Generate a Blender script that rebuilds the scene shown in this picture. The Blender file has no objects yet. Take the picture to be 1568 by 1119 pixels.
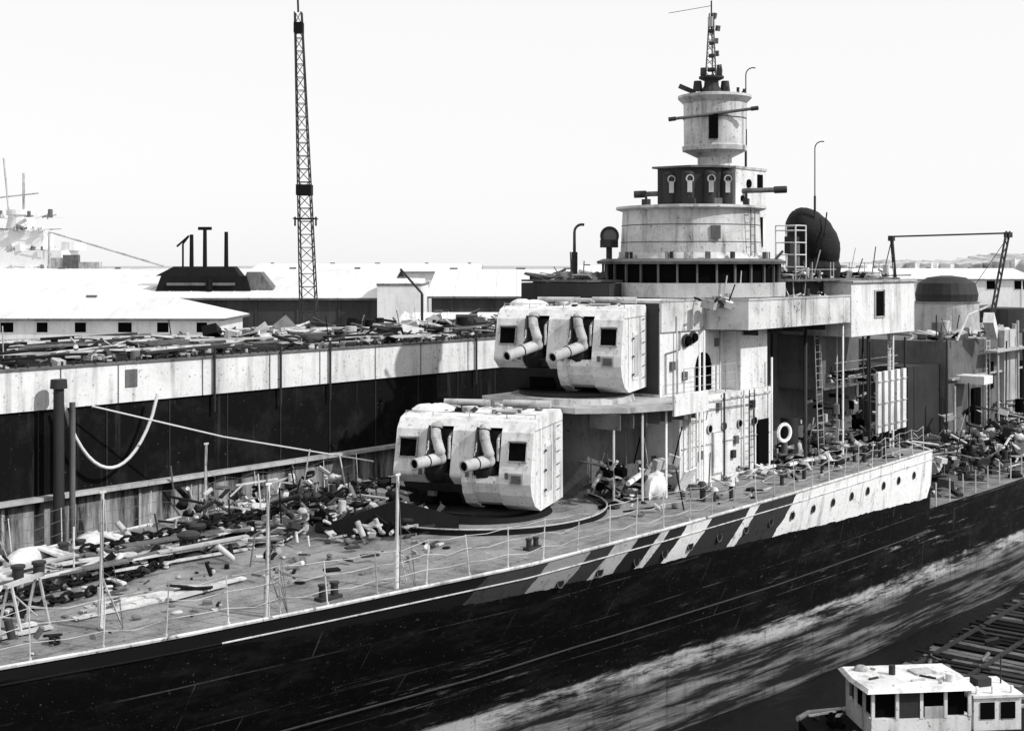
import bpy, math, random
from mathutils import Vector, Matrix, Euler
R=math.radians
C,S=0.768,0.640
EYE=7.7
def LD(lat,d):  # lateral/forward ground layout -> world XY
    return (C*d+S*lat, S*d-C*lat)
# ---------------------------------------------------------------- materials
def newmat(name):
    m=bpy.data.materials.new(name); m.use_nodes=True
    nt=m.node_tree; nt.nodes.clear()
    o=nt.nodes.new('ShaderNodeOutputMaterial'); p=nt.nodes.new('ShaderNodeBsdfPrincipled')
    nt.links.new(p.outputs[0],o.inputs[0])
    return m,nt,p
def MR(nt,src,a,b,c=0.,d=1.):
    n=nt.nodes.new('ShaderNodeMapRange'); n.clamp=True
    nt.links.new(src,n.inputs[0])
    for i,v in zip((1,2,3,4),(a,b,c,d)): n.inputs[i].default_value=v
    return n.outputs[0]
def MA(nt,op,a,b=None,clamp=False):
    n=nt.nodes.new('ShaderNodeMath'); n.operation=op; n.use_clamp=clamp
    for i,v in enumerate((a,b)):
        if v is None: continue
        if isinstance(v,(int,float)): n.inputs[i].default_value=v
        else: nt.links.new(v,n.inputs[i])
    return n.outputs[0]
def NO(nt,vec,scale,detail=6,rough=.6,mp=None):
    if mp:
        k=nt.nodes.new('ShaderNodeMapping'); k.inputs['Scale'].default_value=mp
        nt.links.new(vec,k.inputs[0]); vec=k.outputs[0]
    n=nt.nodes.new('ShaderNodeTexNoise'); n.inputs['Scale'].default_value=scale
    n.inputs['Detail'].default_value=detail; n.inputs['Roughness'].default_value=rough
    nt.links.new(vec,n.inputs['Vector']); return n.outputs['Fac']
def MIX(nt,f,a,b):
    n=nt.nodes.new('ShaderNodeMix'); n.data_type='RGBA'
    if isinstance(f,(int,float)): n.inputs[0].default_value=f
    else: nt.links.new(f,n.inputs[0])
    for i,v in ((6,a),(7,b)):
        if isinstance(v,(int,float)): n.inputs[i].default_value=(v,v,v,1)
        else: nt.links.new(v,n.inputs[i])
    return n.outputs[2]
def paint(name,base,dirt,blotch=.35,speck=.5,streak=.4,mp=(2.5,2.5,.25),bs=.6,ss=7,rough=.65,bump=.25,spec=.25,metal=0,fine=.5):
    m,nt,p=newmat(name)
    tc=nt.nodes.new('ShaderNodeTexCoord').outputs['Object']
    b=MR(nt,NO(nt,tc,bs,8,.65),.42,.68,0,blotch)
    s=MR(nt,NO(nt,tc,ss,4,.7),.60,.68,0,speck)
    k=MR(nt,NO(nt,tc,1.0,5,.6,mp),.5,.72,0,streak)
    f=MA(nt,'ADD',MA(nt,'ADD',b,s),k,True)
    if fine: f=MA(nt,'ADD',f,MR(nt,NO(nt,tc,ss*3.2,3,.8),.62,.68,0,fine),True)
    col=MIX(nt,f,base,dirt)
    nt.links.new(col,p.inputs['Base Color'])
    p.inputs['Roughness'].default_value=rough
    p.inputs['Specular IOR Level'].default_value=spec
    p.inputs['Metallic'].default_value=metal
    if bump:
        bn=nt.nodes.new('ShaderNodeBump'); bn.inputs['Strength'].default_value=bump; bn.inputs['Distance'].default_value=.05
        nt.links.new(NO(nt,tc,ss*.7,6,.7),bn.inputs['Height']); nt.links.new(bn.outputs[0],p.inputs['Normal'])
    return m
WHITE=paint('white_paint',.70,.09,.25,.7,.45,ss=8)
LGREY=paint('light_grey_paint',.46,.05,.45,.5,.5)
MGREY=paint('mid_grey_paint',.13,.02,.5,.6,.5)
DGREY=paint('dark_grey_paint',.03,.008,.4,.4,.4)
BLACK=paint('black_paint',.010,.004,.4,.4,.3,rough=.7,spec=.08)
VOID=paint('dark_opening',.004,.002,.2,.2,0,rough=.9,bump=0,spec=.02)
STEELW=paint('weathered_steel',.60,.05,.45,.7,.65,ss=6)
ROPE=paint('hemp_rope',.6,.25,.3,.4,0,ss=20)
DCANVAS=paint('dark_canvas',.02,.006,.6,.3,.2,bump=.8,bs=1.6,spec=.1)
WOOD=paint('weathered_timber',.48,.06,.5,.5,.3,mp=(.4,5,5))
# ---------------------------------------------------------------- mesh builder
class B:
    def __init__(s): s.v=[];s.f=[];s.m=[];s.sm=[]
    def add(s,vs,fs,m=0,sm=False):
        o=len(s.v); s.v+= [tuple(v) for v in vs]
        for f in fs: s.f.append([o+i for i in f]); s.m.append(m); s.sm.append(sm)
    def box(s,x,y,z,sx,sy,sz,r=(0,0,0),m=0):
        M=Euler(r).to_matrix(); c=Vector((x,y,z)); vs=[]
        for k in (-.5,.5):
            for i,j in ((-.5,-.5),(.5,-.5),(.5,.5),(-.5,.5)):
                vs.append(c+M@Vector((i*sx,j*sy,k*sz)))
        s.add(vs,[(3,2,1,0),(4,5,6,7),(0,1,5,4),(1,2,6,5),(2,3,7,6),(3,0,4,7)],m)
    def bx(s,x0,x1,y0,y1,z0,z1,m=0): s.box((x0+x1)/2,(y0+y1)/2,(z0+z1)/2,x1-x0,y1-y0,z1-z0,m=m)
    def cyl(s,p0,p1,r0,r1=None,n=12,m=0,cap=True,capm=None):
        if r1 is None: r1=r0
        p0=Vector(p0);p1=Vector(p1);d=(p1-p0)
        if d.length<1e-6: return
        d.normalize(); a=d.orthogonal().normalized(); 
        if abs(d.z)>.99: a=Vector((1,0,0))
        b=d.cross(a); vs=[]
        for p,r in ((p0,r0),(p1,r1)):
            for i in range(n):
                t=2*math.pi*i/n; vs.append(p+a*(r*math.cos(t))+b*(r*math.sin(t)))
        s.add(vs,[(i,(i+1)%n,n+(i+1)%n,n+i) for i in range(n)],m,n>6)
        if cap:
            s.add(vs[:n],[tuple(reversed(range(n)))],m if capm is None else capm)
            s.add(vs[n:],[tuple(range(n))],m if capm is None else capm)
    def path(s,pts,r,n=8,m=0):
        for a,b in zip(pts[:-1],pts[1:]): s.cyl(a,b,r,r,n,m)
    def prism(s,pl,z0,z1,m=0,top=None,mt=None):
        n=len(pl); top=top or pl
        vs=[(x,y,z0) for x,y in pl]+[(x,y,z1) for x,y in top]
        s.add(vs,[(i,(i+1)%n,n+(i+1)%n,n+i) for i in range(n)],m)
        s.add(vs,[tuple(reversed(range(n))),],m); s.add(vs,[tuple(range(n,2*n))],m if mt is None else mt)
    def prof(s,pl,y0,y1,m=0):  # (x,z) outline along y
        n=len(pl); vs=[(x,y0,z) for x,z in pl]+[(x,y1,z) for x,z in pl]
        s.add(vs,[(i,(i+1)%n,n+(i+1)%n,n+i) for i in range(n)],m)
        s.add(vs,[tuple(reversed(range(n))),tuple(range(n,2*n))],m)
    def lathe(s,x,y,pr,n=40,m=0):  # pr list of (r,z)
        vs=[]
        for r,z in pr:
            for i in range(n):
                t=2*math.pi*i/n; vs.append((x+r*math.cos(t),y+r*math.sin(t),z))
        fs=[]
        for k in range(len(pr)-1):
            for i in range(n): fs.append((k*n+i,k*n+(i+1)%n,(k+1)*n+(i+1)%n,(k+1)*n+i))
        s.add(vs,fs,m,False)
        s.add(vs[-n:],[tuple(range(n))],m); s.add(vs[:n],[tuple(reversed(range(n)))],m)
    def ball(s,c,rx,ry,rz,m=0,n=16,h=10,tilt=(0,0,0),jit=0,rng=None):
        M=Euler(tilt).to_matrix() if not isinstance(tilt,Matrix) else tilt; c=Vector(c); vs=[];fs=[]
        for j in range(h+1):
            ph=math.pi*j/h
            for i in range(n):
                t=2*math.pi*i/n; q=1+(rng.uniform(-jit,jit) if rng and 0<j<h else 0)
                vs.append(c+M@Vector((rx*math.sin(ph)*math.cos(t)*q,ry*math.sin(ph)*math.sin(t)*q,rz*math.cos(ph)*q)))
        for j in range(h):
            for i in range(n): fs.append((j*n+i,(j+1)*n+i,(j+1)*n+(i+1)%n,j*n+(i+1)%n))
        s.add(vs,fs,m,True)
    def torus(s,c,R0,r,axis=(0,0,1),n=20,k=6,m=0,sx=1.):
        z=Vector(axis).normalized(); a=z.orthogonal().normalized(); b=z.cross(a); c=Vector(c)
        vs=[];fs=[]
        for i in range(n):
            t=2*math.pi*i/n; d=a*math.cos(t)*sx+b*math.sin(t); 
            for j in range(k):
                q=2*math.pi*j/k; vs.append(c+d*(R0+r*math.cos(q))+z*(r*math.sin(q)))
        for i in range(n):
            for j in range(k): fs.append((i*k+j,((i+1)%n)*k+j,((i+1)%n)*k+(j+1)%k,i*k+(j+1)%k))
        s.add(vs,fs,m,True)
    def ladder(s,x,y,z0,z1,w=.36,m=1,dx=0.,dy=0.):  # rungs along x
        h=z1-z0
        for q in (-w/2,w/2): s.cyl((x+q,y,z0),(x+q+dx,y+dy,z1),.02,n=6,m=m)
        n=int(h/.28)
        for i in range(n):
            t=(i+.5)/n; s.cyl((x-w/2+dx*t,y+dy*t,z0+h*t),(x+w/2+dx*t,y+dy*t,z0+h*t),.014,n=5,m=m)
    def done(s,name,mats,parent=None,bevel=0,loc=None,rz=0):
        me=bpy.data.meshes.new(name); me.from_pydata(s.v,[],s.f); 
        for m in mats: me.materials.append(m)
        me.polygons.foreach_set('material_index',s.m); me.polygons.foreach_set('use_smooth',s.sm); me.update()
        o=bpy.data.objects.new(name,me); bpy.context.scene.collection.objects.link(o)
        if parent: o.parent=parent
        if loc: o.location=loc
        o.rotation_euler[2]=rz
        if bevel:
            bm=o.modifiers.new('bevel','BEVEL'); bm.width=bevel; bm.segments=2; bm.limit_method='ANGLE'; bm.angle_limit=R(40)
        return o
def empty(name,loc=(0,0,0),rz=0):
    e=bpy.data.objects.new(name,None); e.location=loc; e.rotation_euler[2]=rz
    bpy.context.scene.collection.objects.link(e); return e
def clutter(b,pick,n,rng,nm,smin=.15,smax=.9,h=.6,poles=.15):
    for _ in range(n):
        x,y,z=pick(rng); k=rng.random(); m=rng.randrange(nm); s=rng.uniform(smin,smax)
        if k<.22: b.box(x,y,z+s*.2,s,s*rng.uniform(.2,.9),s*rng.uniform(.15,.8)*h,(rng.uniform(-.35,.35),rng.uniform(-.35,.35),rng.uniform(0,3.1)),m)
        elif k<.30: b.box(x,y,z+s*.3,s,s*rng.uniform(.6,1),.03,(rng.uniform(-1,1),rng.uniform(-.9,.9),rng.uniform(0,3.1)),m)
        elif k<.55: 
            a=rng.uniform(0,6.3); l=s*rng.uniform(1.5,4); dz=rng.uniform(-.1,.35)
            b.box(x,y,z+.1+abs(dz)*.5,l,rng.uniform(.05,.18),.05,(rng.uniform(-.3,.3),rng.uniform(-.2,.2),a),m)
        elif k<.7:
            a=rng.uniform(0,6.3); l=s*rng.uniform(1,3)
            b.cyl((x,y,z+.12),(x+l*math.cos(a),y+l*math.sin(a),z+.12+rng.uniform(0,.4)),rng.uniform(.02,.09),n=8,m=m)
        elif k<.75: b.cyl((x,y,z),(x,y,z+s*h*.8),s*.3,s*.28,14,m)
        elif k<.83: 
            for q in range(2): b.torus((x,y,z+.05+q*.08),s*.4,.035,(rng.uniform(-.3,.3),rng.uniform(-.3,.3),1),m=m,n=14,k=5)
        elif k<1-poles: b.ball((x,y,z+.03),s*.6,s*.4,s*.35*h,m,9,6,(0,0,rng.uniform(0,3)),.25,rng)
        else: b.cyl((x,y,z),(x+rng.uniform(-.3,.3),y+rng.uniform(-.3,.3),z+rng.uniform(.6,1.4)),.025,n=6,m=m)
def window(b,c,w,h,yaxis=True,m=1,fm=0,t=.06):
    x,y,z=c
    b.bx(x-w/2,x+w/2,y-.012,y+.05,z-h/2,z+h/2,m)
    for a0,a1,z0,z1 in ((x-w/2-t,x+w/2+t,z+h/2,z+h/2+t),(x-w/2-t,x+w/2+t,z-h/2-t,z-h/2),(x-w/2-t,x-w/2,z-h/2,z+h/2),(x+w/2,x+w/2+t,z-h/2,z+h/2)):
        b.bx(a0,a1,y-.06,y+.05,z0,z1,fm)
# ---------------------------------------------------------------- hull
CY=27.2; BRK=52.6; WL=-7.4
def interp(t,x):
    if x<=t[0][0]: return t[0][1]
    for (a,b),(c,d) in zip(t[:-1],t[1:]):
        if x<=c: return b+(d-b)*(x-a)/(c-a)
    return t[-1][1]
HW=[(1,.1),(4,1.1),(7,2.1),(10,3.0),(13,3.85),(16,4.6),(20,5.3),(26,6.2),(32,6.4),(40,6.4),(46,6.25),(52.6,6.0),(60,6.2),(90,6.3),(120,5.2),(140,2.5)]
FL=[(1,.1),(10,.25),(20,.36),(30,.52),(40,.75),(50,.92),(60,1),(140,1)]
def hb(X,z):
    d=interp(HW,X); f=interp(FL,X)
    if z>=-5: return d*(1-(1-f)*(max(0,-z)/5)**1.25)
    if z>=-8: return d*f
    return d*f*max(.0,1-((-8-z)/2)**2)
ship=empty('warship')
def hullmat():
    m,nt,p=newmat('hull_camouflage_paint')
    tc=nt.nodes.new('ShaderNodeTexCoord').outputs['Object']
    sp=nt.nodes.new('ShaderNodeSeparateXYZ'); nt.links.new(tc,sp.inputs[0]); X,Y,Z=sp.outputs
    wob=MA(nt,'MULTIPLY',MA(nt,'SUBTRACT',NO(nt,tc,1.2,6,.65),.5),.45)
    edge=MA(nt,'ADD',MA(nt,'MULTIPLY',MA(nt,'SUBTRACT',X,26.),.042),.80)
    up=MA(nt,'GREATER_THAN',MA(nt,'ADD',MA(nt,'ADD',Z,edge),MA(nt,'MULTIPLY',wob,.5)),0.)
    q=MA(nt,'ADD',MA(nt,'SUBTRACT',X,MA(nt,'MULTIPLY',Z,.8)),wob)
    rp=nt.nodes.new('ShaderNodeValToRGB'); rp.color_ramp.interpolation='CONSTANT'
    nt.links.new(MR(nt,q,20,60),rp.inputs[0]); e=rp.color_ramp.elements
    stops=[(20,.012),(24.5,.05),(26.6,.28),(28.4,.04),(29.4,.42),(30.5,.018),(31.6,.58),(32.1,.025),(33.0,.7),(34.4,.035),(36.8,.7),(37.5,.04),(40.0,.74),(53.6,.012)]
    e[0].position=0; e[0].color=(.012,)*3+(1,); e[1].position=(stops[1][0]-20)/40; e[1].color=(stops[1][1],)*3+(1,)
    for a,c in stops[2:]:
        k=e.new((a-20)/40); k.color=(c,c,c,1)
    zz=MA(nt,'ADD',Z,MA(nt,'MULTIPLY',wob,1.2))
    bot=MR(nt,zz,-4.75,-4.9)
    band=MA(nt,'MULTIPLY',bot,MR(nt,zz,-5.6,-5.3))
    st=MR(nt,NO(nt,tc,1.,9,.7,(.13,1.,3.0)),.46,.64)
    bcol=MIX(nt,st,.014,.19)
    bcol=MIX(nt,MA(nt,'MULTIPLY',band,MR(nt,NO(nt,tc,1.,9,.75,(.25,1.,2.)),.44,.56)),bcol,.40)
    # blotchy pale patches & streaks over the black
    sc=MR(nt,NO(nt,tc,1.,10,.76,(.3,1.,4.5)),.585,.66,0,.8)
    msk=MR(nt,NO(nt,tc,.16,4,.6),.42,.58)
    scr=MA(nt,'MULTIPLY',MA(nt,'MULTIPLY',sc,msk),MR(nt,Z,-1.9,-3.6))
    sx=MA(nt,'LESS_THAN',MA(nt,'FRACT',MA(nt,'MULTIPLY',MA(nt,'ADD',X,MA(nt,'MULTIPLY',MA(nt,'FLOOR',MA(nt,'MULTIPLY',Z,.8)),1.7)),.22)),.006)
    sz=MA(nt,'LESS_THAN',MA(nt,'FRACT',MA(nt,'MULTIPLY',Z,.8)),.03)
    seam=MA(nt,'MULTIPLY',MA(nt,'MAXIMUM',sx,sz),MR(nt,NO(nt,tc,1.,6,.7,(.5,1,1)),.45,.6))
    c0=MIX(nt,MR(nt,NO(nt,tc,1.,8,.7,(.5,1.,1.6)),.5,.75),.005,.022)
    c0=MIX(nt,seam,c0,.07)
    c0=MIX(nt,scr,c0,.36)
    c0=MIX(nt,MR(nt,NO(nt,tc,9,3,.8),.66,.70,0,.5),c0,.22)
    c1=MIX(nt,bot,c0,bcol)
    c2=MIX(nt,up,c1,rp.outputs[0])
    s=MA(nt,'ADD',MR(nt,NO(nt,tc,6,5,.75),.58,.66,0,.6),MR(nt,NO(nt,tc,1.,5,.6,(3,3,.3)),.54,.72,0,.5),True)
    c3=MIX(nt,s,c2,.012)
    nt.links.new(c3,p.inputs['Base Color']); p.inputs['Roughness'].default_value=.6; p.inputs['Specular IOR Level'].default_value=.06
    bn=nt.nodes.new('ShaderNodeBump'); bn.inputs['Strength'].default_value=.4; bn.inputs['Distance'].default_value=.08
    nt.links.new(NO(nt,tc,1.,6,.6,(.8,1,1.6)),bn.inputs['Height']); nt.links.new(bn.outputs[0],p.inputs['Normal'])
    return m
HULL=hullmat()
def hullmesh(xs,zs,name):
    b=B()
    for sgn in (-1,1):
        vs=[(x,CY+sgn*hb(x,z),z) for x in xs for z in zs]; nz=len(zs); fs=[]
        for i in range(len(xs)-1):
            for j in range(nz-1):
                f=(i*nz+j,i*nz+j+1,(i+1)*nz+j+1,(i+1)*nz+j); fs.append(f if sgn<0 else f[::-1])
        b.add(vs,fs,0,True)
    return b.done(name,[HULL],ship)
xs=[1+i*(BRK-1)/60 for i in range(61)]
hullmesh(xs,[0,-.4,-.8,-1.2,-2,-3,-4,-5,-6,-7,-8,-9,-9.9],'hull_forward')
hullmesh([BRK+i*2.2 for i in range(40)],[-2.4,-3,-4,-5,-6,-7,-8,-9,-9.9],'hull_aft')
def deckmat():
    m,nt,p=newmat('steel_deck')
    tc=nt.nodes.new('ShaderNodeTexCoord').outputs['Object']
    f=MA(nt,'ADD',MA(nt,'ADD',MR(nt,NO(nt,tc,.7,9,.7),.42,.68,0,.6),MR(nt,NO(nt,tc,6,5,.75),.56,.66,0,.6)),MR(nt,NO(nt,tc,1.,5,.6,(.3,3.5,1)),.54,.70,0,.4),True)
    c=MIX(nt,f,.25,.02)
    w=MR(nt,NO(nt,tc,2.3,9,.85),.58,.66,0,.7)
    c=MIX(nt,w,c,.46)
    c=MIX(nt,MR(nt,NO(nt,tc,20,3,.8),.60,.66,0,.7),c,.015)
    nt.links.new(c,p.inputs['Base Color'])
    p.inputs['Roughness'].default_value=.8; p.inputs['Specular IOR Level'].default_value=.1
    bn=nt.nodes.new('ShaderNodeBump'); bn.inputs['Strength'].default_value=.5; bn.inputs['Distance'].default_value=.05
    nt.links.new(NO(nt,tc,5,6,.7),bn.inputs['Height']); nt.links.new(bn.outputs[0],p.inputs['Normal'])
    return m
DECK=deckmat()
b=B()
for a,c in zip(xs[:-1],xs[1:]):
    b.add([(a,CY-hb(a,0),0),(c,CY-hb(c,0),0),(c,CY+hb(c,0),0),(a,CY+hb(a,0),0)],[(0,1,2,3)])
xa=[BRK+i*2.2 for i in range(40)]
for a,c in zip(xa[:-1],xa[1:]):
    b.add([(a,CY-hb(a,-2.4),-2.4),(c,CY-hb(c,-2.4),-2.4),(c,CY+hb(c,-2.4),-2.4),(a,CY+hb(a,-2.4),-2.4)],[(0,1,2,3)])
b.add([(BRK,CY-5.99,0),(BRK,CY+5.99,0),(BRK,CY+5.9,-2.4),(BRK,CY-5.9,-2.4)],[(0,1,2,3)])
b.done('deck_plating',[DECK],ship)
b=B()
for a,c in zip(xs[:-1],xs[1:]):
    for sg in (-1,1):
        b.cyl((a,CY+sg*hb(a,0),.03),(c,CY+sg*hb(c,0),.03),.045,n=6,m=4,cap=False)
    b.cyl((a,CY-hb(a,-.33)-.01,-.33),(c,CY-hb(c,-.33)-.01,-.33),.020,n=6,m=4 if a>17 else 1,cap=False)  # rubbing strake: its highlight put in as pale colour, black towards the bow
    if a>8: b.cyl((a,CY-hb(a,-3.3)-.01,-3.3),(c,CY-hb(c,-3.3)-.01,-3.3),.028,n=6,m=2,cap=False)
x=27.5; rp_=random.Random(2)
while x<51.8:
    y=CY-hb(x,-.75); b.cyl((x,y-.02,-.75),(x,y+.1,-.75),.13,n=14,m=1); b.torus((x,y-.02,-.75),.145,.015,(0,1,0),m=3,n=14,k=5); x+=1.5+rp_.uniform(-.15,.2)
b.done('gunwale_and_portholes',[LGREY,BLACK,DGREY,MGREY,STEELW],ship)
b=B()
for a,c in zip(xs[14:-1],xs[15:]):
    b.add([(a,CY-hb(a,0)+.08,.004),(c,CY-hb(c,0)+.08,.004),(c,CY-hb(c,0)+.24,.004),(a,CY-hb(a,0)+.24,.004)],[(0,1,2,3)])
b.done('waterway',[LGREY],ship)
# ---------------------------------------------------------------- deckhouse + bridge
b=B()  # mats: 0 white 1 lgrey 2 mgrey 3 dgrey 4 void 5 steelw
M6=[WHITE,LGREY,MGREY,DGREY,VOID,STEELW]
b.prism([(38,24.2),(44.4,24.2),(44.4,30.2),(38,30.2)],0,3.08,0)
b.prism([(34.6,25.6),(38,25.6),(38,29),(34.6,29),(33.8,27.2)],0,2.9,2)
b.prism([(33.4,25.2),(34.6,24.0),(36.2,23.4),(38.6,23.5),(39.6,24.1),(39.6,30.2),(34.6,30.2),(33.2,28.4)],2.92,3.10,1)
b.prism([(36.4,23.38),(38.7,23.48),(38.7,23.56),(36.4,23.46)],2.7,3.4,0)
b.lathe(35.64,27.03,[(2.15,3.1),(2.1,3.3)],40,1)
for k in range(7):
    x=34.2+k*.75; b.box(x,24.6,2.65,.05,1.2,.5,m=2)
for x,y,z1,mm in ((34.4,24.4,2.9,1),(35.3,23.9,2.9,1),(36.4,23.7,2.9,0),(38.3,24.0,3.0,1),(39.1,24.08,5.0,0),(39.4,24.08,5.4,0),(40.8,24.1,3.1,3),(42.2,24.1,3.1,1),(44.2,24.05,4.2,0)):
    b.cyl((x,y,0),(x,y,z1),.04,n=8,m=mm)
for x in (39.9,40.9,42.0,43.1):
    b.cyl((x,24.13,1.9),(x,24.3,1.9),.13,n=14,m=4); b.torus((x,24.14,1.9),.15,.02,(0,1,0),m=1,n=16,k=5)
b.bx(40.1,40.75,24.15,24.3,.25,1.75,1); b.bx(40.15,40.7,24.13,24.16,.3,1.7,0)
b.bx(43.3,44.1,24.12,24.3,.2,1.9,4)
b.bx(38.1,44.3,24.14,24.22,2.85,2.92,5)
b.bx(38.1,44.3,24.16,24.2,1.35,1.38,1)
b.ladder(38.7,24.08,0,3.3,m=1); b.ladder(42.6,24.0,0,3.1,m=3)
for x,z in ((39.2,.9),(41.4,.7),(41.6,1.2),(42.8,2.4),(40.4,2.5),(38.2,2.1)): b.bx(x,x+.22,24.08,24.2,z,z+.28,rp_.choice([1,2,3]))
b.path([(38.2,24.12,2.3),(39.6,24.12,2.25),(39.7,24.12,2.6),(42.9,24.12,2.55),(43.0,24.12,.4)],.018,6,2)
b.torus((44.9,23.9,1.3),.32,.07,(.3,1,0),m=0,n=22)
rng=random.Random(5)
clutter(b,lambda r:(r.uniform(33.6,38),r.uniform(23.9,25.4),r.choice([0,0,.5,1.0])),75,rng,6,.15,.6,1.0,.06)
b.ball((36.2,24.0,.35),.75,.35,.55,0,12,8,(.2,.3,.4),.12,rng); b.box(37.6,23.7,.45,1.1,.05,.8,(.5,0,.2),0)
clutter(b,lambda r:(r.uniform(38,44.3),r.uniform(23.4,24.0),0),34,rng,6,.12,.45,1.0,.06)
b.done('deckhouse',M6,ship,.03)
b=B()
b.prism([(38,25),(42.3,25),(42.3,29.4),(38,29.4)],3.09,6.45,0)
b.prism([(42.3,26.5),(57,26.5),(57,29.4),(42.3,29.4)],0,6.25,2)
b.prism([(42.3,24.3),(44.3,24.3),(42.9,25.9),(42.3,25.9)],3.09,5.25,0)
b.bx(37.96,38.0,25.04,29.36,3.2,6.35,3)  # dark sheet over the bridge front: its unlit shade put into the colour
wing=[(38.0,25.0),(40.9,25.0),(41.4,23.5),(49.6,23.5),(49.6,29.4),(38,29.4)]
b.prism(wing,6.05,6.19,1)
b.prism([(37.98,24.92),(40.85,24.92),(41.33,23.42),(49.6,23.42),(49.6,23.5),(41.4,23.5),(40.9,25.0),(37.98,25.0)],5.35,6.45,5)
b.prism([(37.97,24.89),(40.83,24.89),(41.31,23.39),(49.6,23.39),(49.6,23.42),(41.33,23.42),(40.85,24.92),(37.97,24.92)],6.40,6.48,1)
b.prism([(41.4,23.5),(49.6,23.5),(49.6,26.4),(41.4,26.4)],5.36,5.42,3)
b.prism([(49.65,23.4),(56,23.4),(56.2,24.2),(56.2,29.3),(49.65,29.3)],4.75,6.95,0)
b.prism([(49.6,23.3),(56.1,23.3),(56.35,24.1),(56.35,29.35),(49.6,29.35)],6.95,7.03,1)
window(b,(52.3,23.4,6.05),.85,1.05,m=4,fm=1)
for x in (42.5,44.3,46.1,47.9): b.prof([(x,5.35),(x+.05,5.35),(x+.05,5.1),(x,5.1)],23.7,26.4,3)
b.torus((39.6,24.93,5.0),.2,.05,(0,1,0),m=3); b.torus((40.05,24.93,5.1),.18,.05,(0,1,0),m=3)
b.cyl((39.6,24.8,5.0),(39.6,25.05,5.0),.17,n=14,m=4); b.cyl((40.05,24.8,5.1),(40.05,25.05,5.1),.15,n=14,m=4)
b.bx(40.3,41.3,24.93,25.1,3.15,4.1,4); b.cyl((40.8,24.93,4.05),(40.8,25.1,4.05),.48,n=20,m=4)
for x in (38.4,39.1,39.8,40.5,41.2,41.9):
    b.cyl((x,24.28,3.1),(x,24.28,4.1),.018,n=6,m=1)
for z in (3.45,3.78,4.1): b.cyl((38.4,24.28,z),(41.9,24.28,z),.011,n=5,m=1)
for x in (38.9,41.8): b.cyl((x,24.88,3.1),(x,24.88,5.9),.03,n=8,m=1)
b.path([(38.3,24.95,3.2),(38.3,24.95,4.6),(39.2,24.95,4.7),(39.2,24.95,6.0)],.02,6,2)
for x,z in ((38.6,4.0),(41.6,4.7),(39.4,3.6)): b.bx(x,x+.25,24.9,25,z,z+.3,2)
b.bx(46,46.8,26.44,26.52,0.1,2.0,3); b.bx(50.9,51.5,26.44,26.52,2.9,4.6,4); b.bx(52.2,52.9,26.44,26.52,2.9,4.9,4)
for x in (43.6,45.2,46.9,48.6): b.bx(x,x+.06,26.42,26.5,0,6.1,3)
b.bx(49.2,57,24.4,26.5,2.55,2.63,2)
b.bx(49.2,49.8,24.6,26.5,2.63,4.75,2)
for i,x in enumerate((47.6,49.3,50.4,51.7,52.9,54.2,55.6)):
    b.cyl((x,23.6 if i%2 else 24.4,0 if x<BRK else -2.4),(x,23.6 if i%2 else 24.4,5.35 if x<49.6 else 4.75),.04 if i%3 else .08,n=8,m=(3,0,1,3)[i%4])
b.ladder(48.6,24.2,0,5.4,.5,1,.6,.5); b.ladder(54.8,24.0,-2.4,4.7,.45,0,.2,.1)
for z in (2.9,3.25,3.6): b.cyl((50.2,24.4,z),(56.5,24.4,z),.015,n=5,m=1)
clutter(b,lambda r:(r.uniform(44.6,52.3),r.uniform(22.6,26),r.choice([0,0,0,.4])),110,rng,6,.12,.55,1.2,.07)
clutter(b,lambda r:(r.uniform(50.3,56.5),r.uniform(24.5,26.2),2.63),45,rng,6,.15,.5,1.4,.15)
clutter(b,lambda r:(r.uniform(49.5,56.5),r.uniform(24.0,26.2),r.uniform(0,2)),60,rng,5,.15,.6,1.2,.1)
b.cyl((47.2,24.9,0),(47.2,24.9,1.6),.35,n=18,m=3); b.bx(45.0,46.1,25.4,26.2,0,2.1,3)
b.done('bridge_structure',M6,ship,.02)
b=B()
for i in range(5):
    x=50.7+i*.62
    b.box(x,22.7,2.05,.42,.12,2.5,(0,rng.uniform(-.02,.02),.1),0)
    for z in (1.1,2.0,2.9): b.box(x,22.62,z,.44,.03,.06,(0,0,.1),1)
b.bx(50.3,53.7,22.8,23.2,.75,.9,2)
for x in (50.4,52.2): b.cyl((x,22.95,0),(x,22.95,.8),.06,n=8,m=2)
for x in (50.3,53.8): b.cyl((x,22.9,0),(x,22.9,4.6),.05,n=8,m=2)
b.done('life_raft_rack',[WHITE,LGREY,DGREY],ship,.01)
b=B()
cx,cy=43.5,27.2
b.lathe(cx,cy,[(3.5,6.45),(3.62,6.5),(3.62,7.02)],48,1)
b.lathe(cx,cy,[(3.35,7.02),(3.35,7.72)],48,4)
b.lathe(cx,cy,[(3.62,7.72),(3.66,7.82),(3.4,7.92)],48,2)
for i in range(30):
    a=2*math.pi*i/30; b.box(cx+3.42*math.cos(a),cy+3.42*math.sin(a),7.37,.08,.07,.72,(0,0,a),2)
b.prism([(46,23.9),(49.5,23.9),(57,24.5),(57,29.3),(46,30.5),(40.5,32.2),(39.2,32.2),(39.2,29)],7.04,7.12,2)
b.prism([(39.2,28),(41,28),(43.5,32.2),(39.2,32.2)],6.1,7.0,3)
b.prism([(44,24.6),(49.6,24.6),(49.6,24.7),(44,24.7)],6.19,7.03,3)
b.lathe(cx,cy,[(2.85,7.92),(2.72,8.15),(2.64,9.75),(2.9,9.83),(2.9,9.92),(2.6,9.94)],48,5)
b.torus((cx,cy,9.2),2.67,.018,n=48,m=2); b.torus((cx,cy,8.55),2.7,.018,n=48,m=2)
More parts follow.
